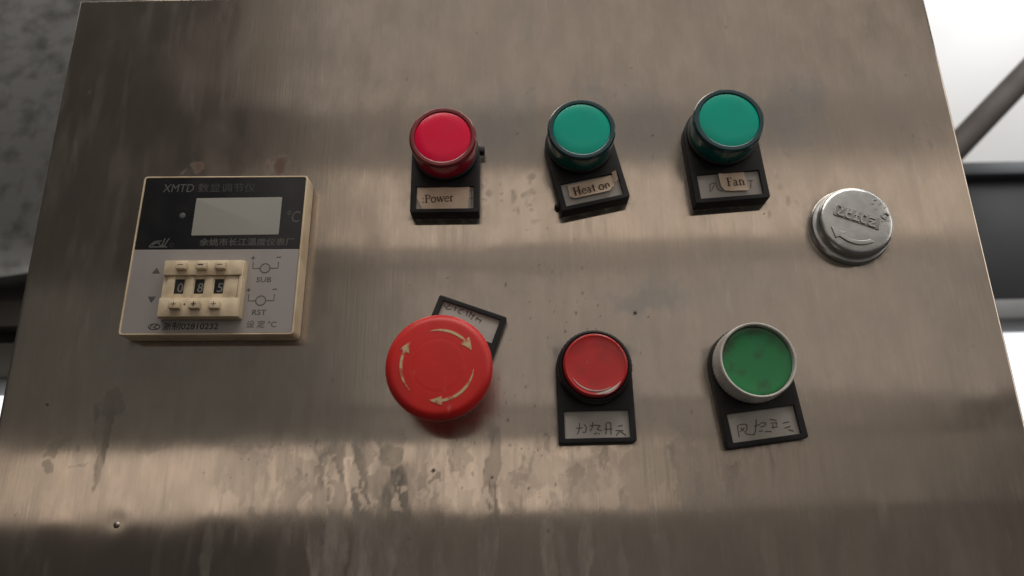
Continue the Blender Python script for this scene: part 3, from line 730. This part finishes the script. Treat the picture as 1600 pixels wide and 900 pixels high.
for (dx, dy, s, lw) in ((0, 0, 'SUB', 6.2), (-.35, -14.2, 'RST', 6.0)):
    strokes('circuit_symbol', [[(16.1 + dx, -4.3 + dy), (16.15 + dx, -7.1 + dy), (19.2 + dx, -7.05 + dy)], [(23.4 + dx, -7.0 + dy), (26.7 + dx, -7.0 + dy), (26.7 + dx, -4.2 + dy)], arc(21.3 + dx, -7.0 + dy, 2.05, 2.05, 0, 360, 28),
             [(14.9 + dx, -2.4 + dy), (16.7 + dx, -2.3 + dy)], [(15.8 + dx, -1.5 + dy), (15.8 + dx, -3.2 + dy)], [(25.7 + dx, -2.1 + dy), (27.6 + dx, -2.0 + dy)]], GZ, 'print_mid', fg, .38)
    lathe('trimmer_hole', [(0, 9.56), (1.75, 9.56), (1.75, 9.5)], 'grey_face', fg, (21.3 + dx, -7.0 + dy), 24)
    text('lettering', s, 18.2 + dx, -13.1 + dy, GZ, 3.1, 'print_mid', fg, lw, .05, bold=.04)
text('lettering', '设 定 °C', 16.2, -32.5, GZ, 3.3, 'print_mid', fg, 12.2, .05, bold=.03)
text('lettering', '浙制02810232', -18.1, -33.3, GZ, 3.5, 'print_dark', fg, 22.8, .05, bold=.05)
strokes('emblem', [arc(-21.5, -32.2, 2.3, 1.2, 0, 360, 24), [(-23.3, -33.0), (-22.4, -31.4), (-21.7, -32.8), (-21.0, -31.5)], arc(-20.4, -32.2, .8, .8, 60, 300, 10)], GZ, 'print_dark', fg, .35)
for tri in ([(-24.2, -6.4), (-25.9, -9.1), (-22.4, -9.1)], [(-26.1, -19.2), (-22.6, -19.2), (-24.3, -22.0)]):
    slab('triangle_mark', [tri], 9.4, 9.56, 'print_mid', fg, .02)

# thumbwheel switch block: three bands, three drums, six keys
tw = box('thumbwheel_switch', -19.2, 14.2, -29.4, -4.7, 9.3, 12.6, 'cream_switch', tc_, .35)
box('switch_band', -19.0, 13.4, -11.4, -4.9, 12.3, 14.0, 'cream_switch', tw, .35)
box('switch_band', -19.0, 13.4, -29.2, -21.2, 12.3, 14.0, 'cream_switch', tw, .35)
box('switch_cheek', 12.4, 14.0, -29.2, -4.9, 12.3, 13.6, 'cream_switch', tw, .35)
for x in (-15.6, -7.95, .1, 8.2):
    box('drum_divider', x - 1.6, x + 1.6 + (2.4 if x > 8 else 0), -21.1, -11.5, 12.2, 13.05, 'cream_switch', tw, .2)
for k, (x, d) in enumerate(((-12.1, '0'), (-3.9, '8'), (4.2, '5'))):
    slab('digit_window', [[(x - 1.9, -19.0), (x + 1.9, -19.0), (x + 1.9, -12.8), (x - 1.9, -12.8)]], 12.3, 12.72, 'drum', tw, .05)
    text('drum_digit', d, x - .9 + .3, -18.4, 12.75, 5.6, 'digit', tw, 2.3, .05)
    kx = (-11.3, -3.0, 4.9)[k]; px = (-11.8, -3.7, 4.4)[k]
    b1 = box('minus_key', kx - 2.2, kx + 2.2, -9.4, -6.2, 13.8, 16.2, 'cream_switch', tw, .45)
    b2 = box('plus_key', px - 2.3, px + 2.3, -26.3, -22.9, 13.8, 16.2, 'cream_switch', tw, .45)
    dark = 'print_dark' if k == 1 else 'burnt'
    tw_s = .5 if k == 1 else .35
    for nm, sx, sts in (('minus_sign', 0, [[(kx - 1.1, -7.6), (kx + 1.1, -7.6)]]), ('plus_sign', 0, [[(px - 1.0, -24.5), (px + 1.0, -24.5)], [(px, -23.5), (px, -25.5)]])):
        strokes(nm, sts, 16.2, dark, tw, tw_s)
strokes('spot', [[(-8.4, -23.6), (-8.3, -24.3)]], 14.0, 'print_dark', tw, .6)

# ------------------------------------------------------------------ what shows behind the cabinet
def wbox(name, x0, x1, y0, y1, z0, z1, m, bev=.003, parent=None):
    bm = bmesh.new(); bmesh.ops.create_cube(bm, size=1)
    for v in bm.verts:
        v.co = Vector(((x0 + x1) / 2 + v.co.x * (x1 - x0), (y0 + y1) / 2 + v.co.y * (y1 - y0), (z0 + z1) / 2 + v.co.z * (z1 - z0)))
    if bev: bmesh.ops.bevel(bm, geom=list(bm.edges), offset=bev, segments=2, profile=.5, affect='EDGES')
    me = bpy.data.meshes.new(name); bm.to_mesh(me); bm.free()
    return link(name, me, m, parent, 40)

# sky seen through the open side of the shed
me = bpy.data.meshes.new('sky'); me.from_pydata([(-3, 2.2, -1), (3, 2.2, -1), (3, 2.2, 2.2), (-3, 2.2, 2.2)], [], [(0, 1, 2, 3)])
sk = link('sky', me, 'sky'); sk['kind'] = 'structure'
# white wall board, right
o = wbox('white_wall', .40, 1.25, .66, .70, .42, 1.2, 'wall'); tag(o, 'white painted wall board behind the cabinet, above the dark beam', 'wall')
# dark beam with its paler ledge, right
bmr = thing('steel_beam', 'dark slate grey beam under the white wall board', 'beam', y=0)
bmr.location = (.75, .60, .33)
def under(o, p):
    o.parent = p; o.matrix_parent_inverse = Matrix.Translation(-p.location); return o
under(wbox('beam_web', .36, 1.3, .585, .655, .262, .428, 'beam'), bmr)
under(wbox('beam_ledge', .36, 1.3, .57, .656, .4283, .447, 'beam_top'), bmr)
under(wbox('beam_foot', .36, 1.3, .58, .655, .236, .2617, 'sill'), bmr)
# sloping bar in front of the white board
def tube(name, a, b, r, m, parent=None):
    a, b = Vector(a), Vector(b); d = (b - a).normalized(); u = d.cross(Vector((0, 1, 0))).normalized(); v = d.cross(u)
    verts, faces = [], []
    n = 20
    for p in (a, b):
        for i in range(n):
            t = 2 * math.pi * i / n; verts.append(p + (u * math.cos(t) + v * math.sin(t)) * r)
    for i in range(n):
        j = (i + 1) % n; faces.append((i, j, n + j, n + i))
    faces.append(tuple(range(n))); faces.append(tuple(range(n, 2 * n)))
    me = bpy.data.meshes.new(name); me.from_pydata(verts, [], faces)
    bm = bmesh.new(); bm.from_mesh(me); bmesh.ops.recalc_face_normals(bm, faces=bm.faces); bm.to_mesh(me); bm.free()
    return link(name, me, m, parent, 40)
o = tube('sloping_bar', (.40, .52, .299), (1.0, .52, .851), .016, 'bar'); tag(o, 'grey brown bar sloping up across the white wall board', 'bar')
# left: galvanised sheet with a rolled lower edge
def galv_sheet():
    verts, faces = [], []
    prof = [(.16, .75), (.155, .55), (.15, .40), (.15, .26), (.152, .20), (.150, .172), (.143, .160), (.132, .154), (.122, .156)]
    nx = 24
    for k, (y, z) in enumerate(prof):
        for i in range(nx + 1):
            x = -.75 + (.75 - .225) * i / nx
            e = .008 * max(0, (k - 3)) / 5 * ((x + .3) / .1)
            verts.append((x, y + .003 * math.sin(i * 1.3 + k), z + max(-.02, min(.02, e * .6))))
    n1 = nx + 1
    for k in range(len(prof) - 1):
        for i in range(nx): faces.append((k * n1 + i, k * n1 + i + 1, (k + 1) * n1 + i + 1, (k + 1) * n1 + i))
    me = bpy.data.meshes.new('galvanised_sheet'); me.from_pydata(verts, [], faces)
    o = link('galvanised_sheet', me, 'galv', None, 80)
    md = o.modifiers.new('thick', 'SOLIDIFY'); md.thickness = .002; md.offset = 1
    return o
tag(galv_sheet(), 'mottled grey galvanised sheet beside the cabinet, lower edge rolled forward', 'metal sheet')
tr = thing('grey_rail', 'grey rail with a black slot beneath the galvanised sheet', 'rail'); tr.location = (-.40, .19, .13)
under(wbox('rail_upper', -.75, -.225, .16, .22, .1335, .22, 'grey_tube', .002), tr)
under(wbox('rail_slot', -.75, -.225, .175, .22, .1235, .1333, 'drum', 0), tr)
under(wbox('rail_lower', -.75, -.225, .158, .22, .099, .1233, 'grey_tube', .004), tr)
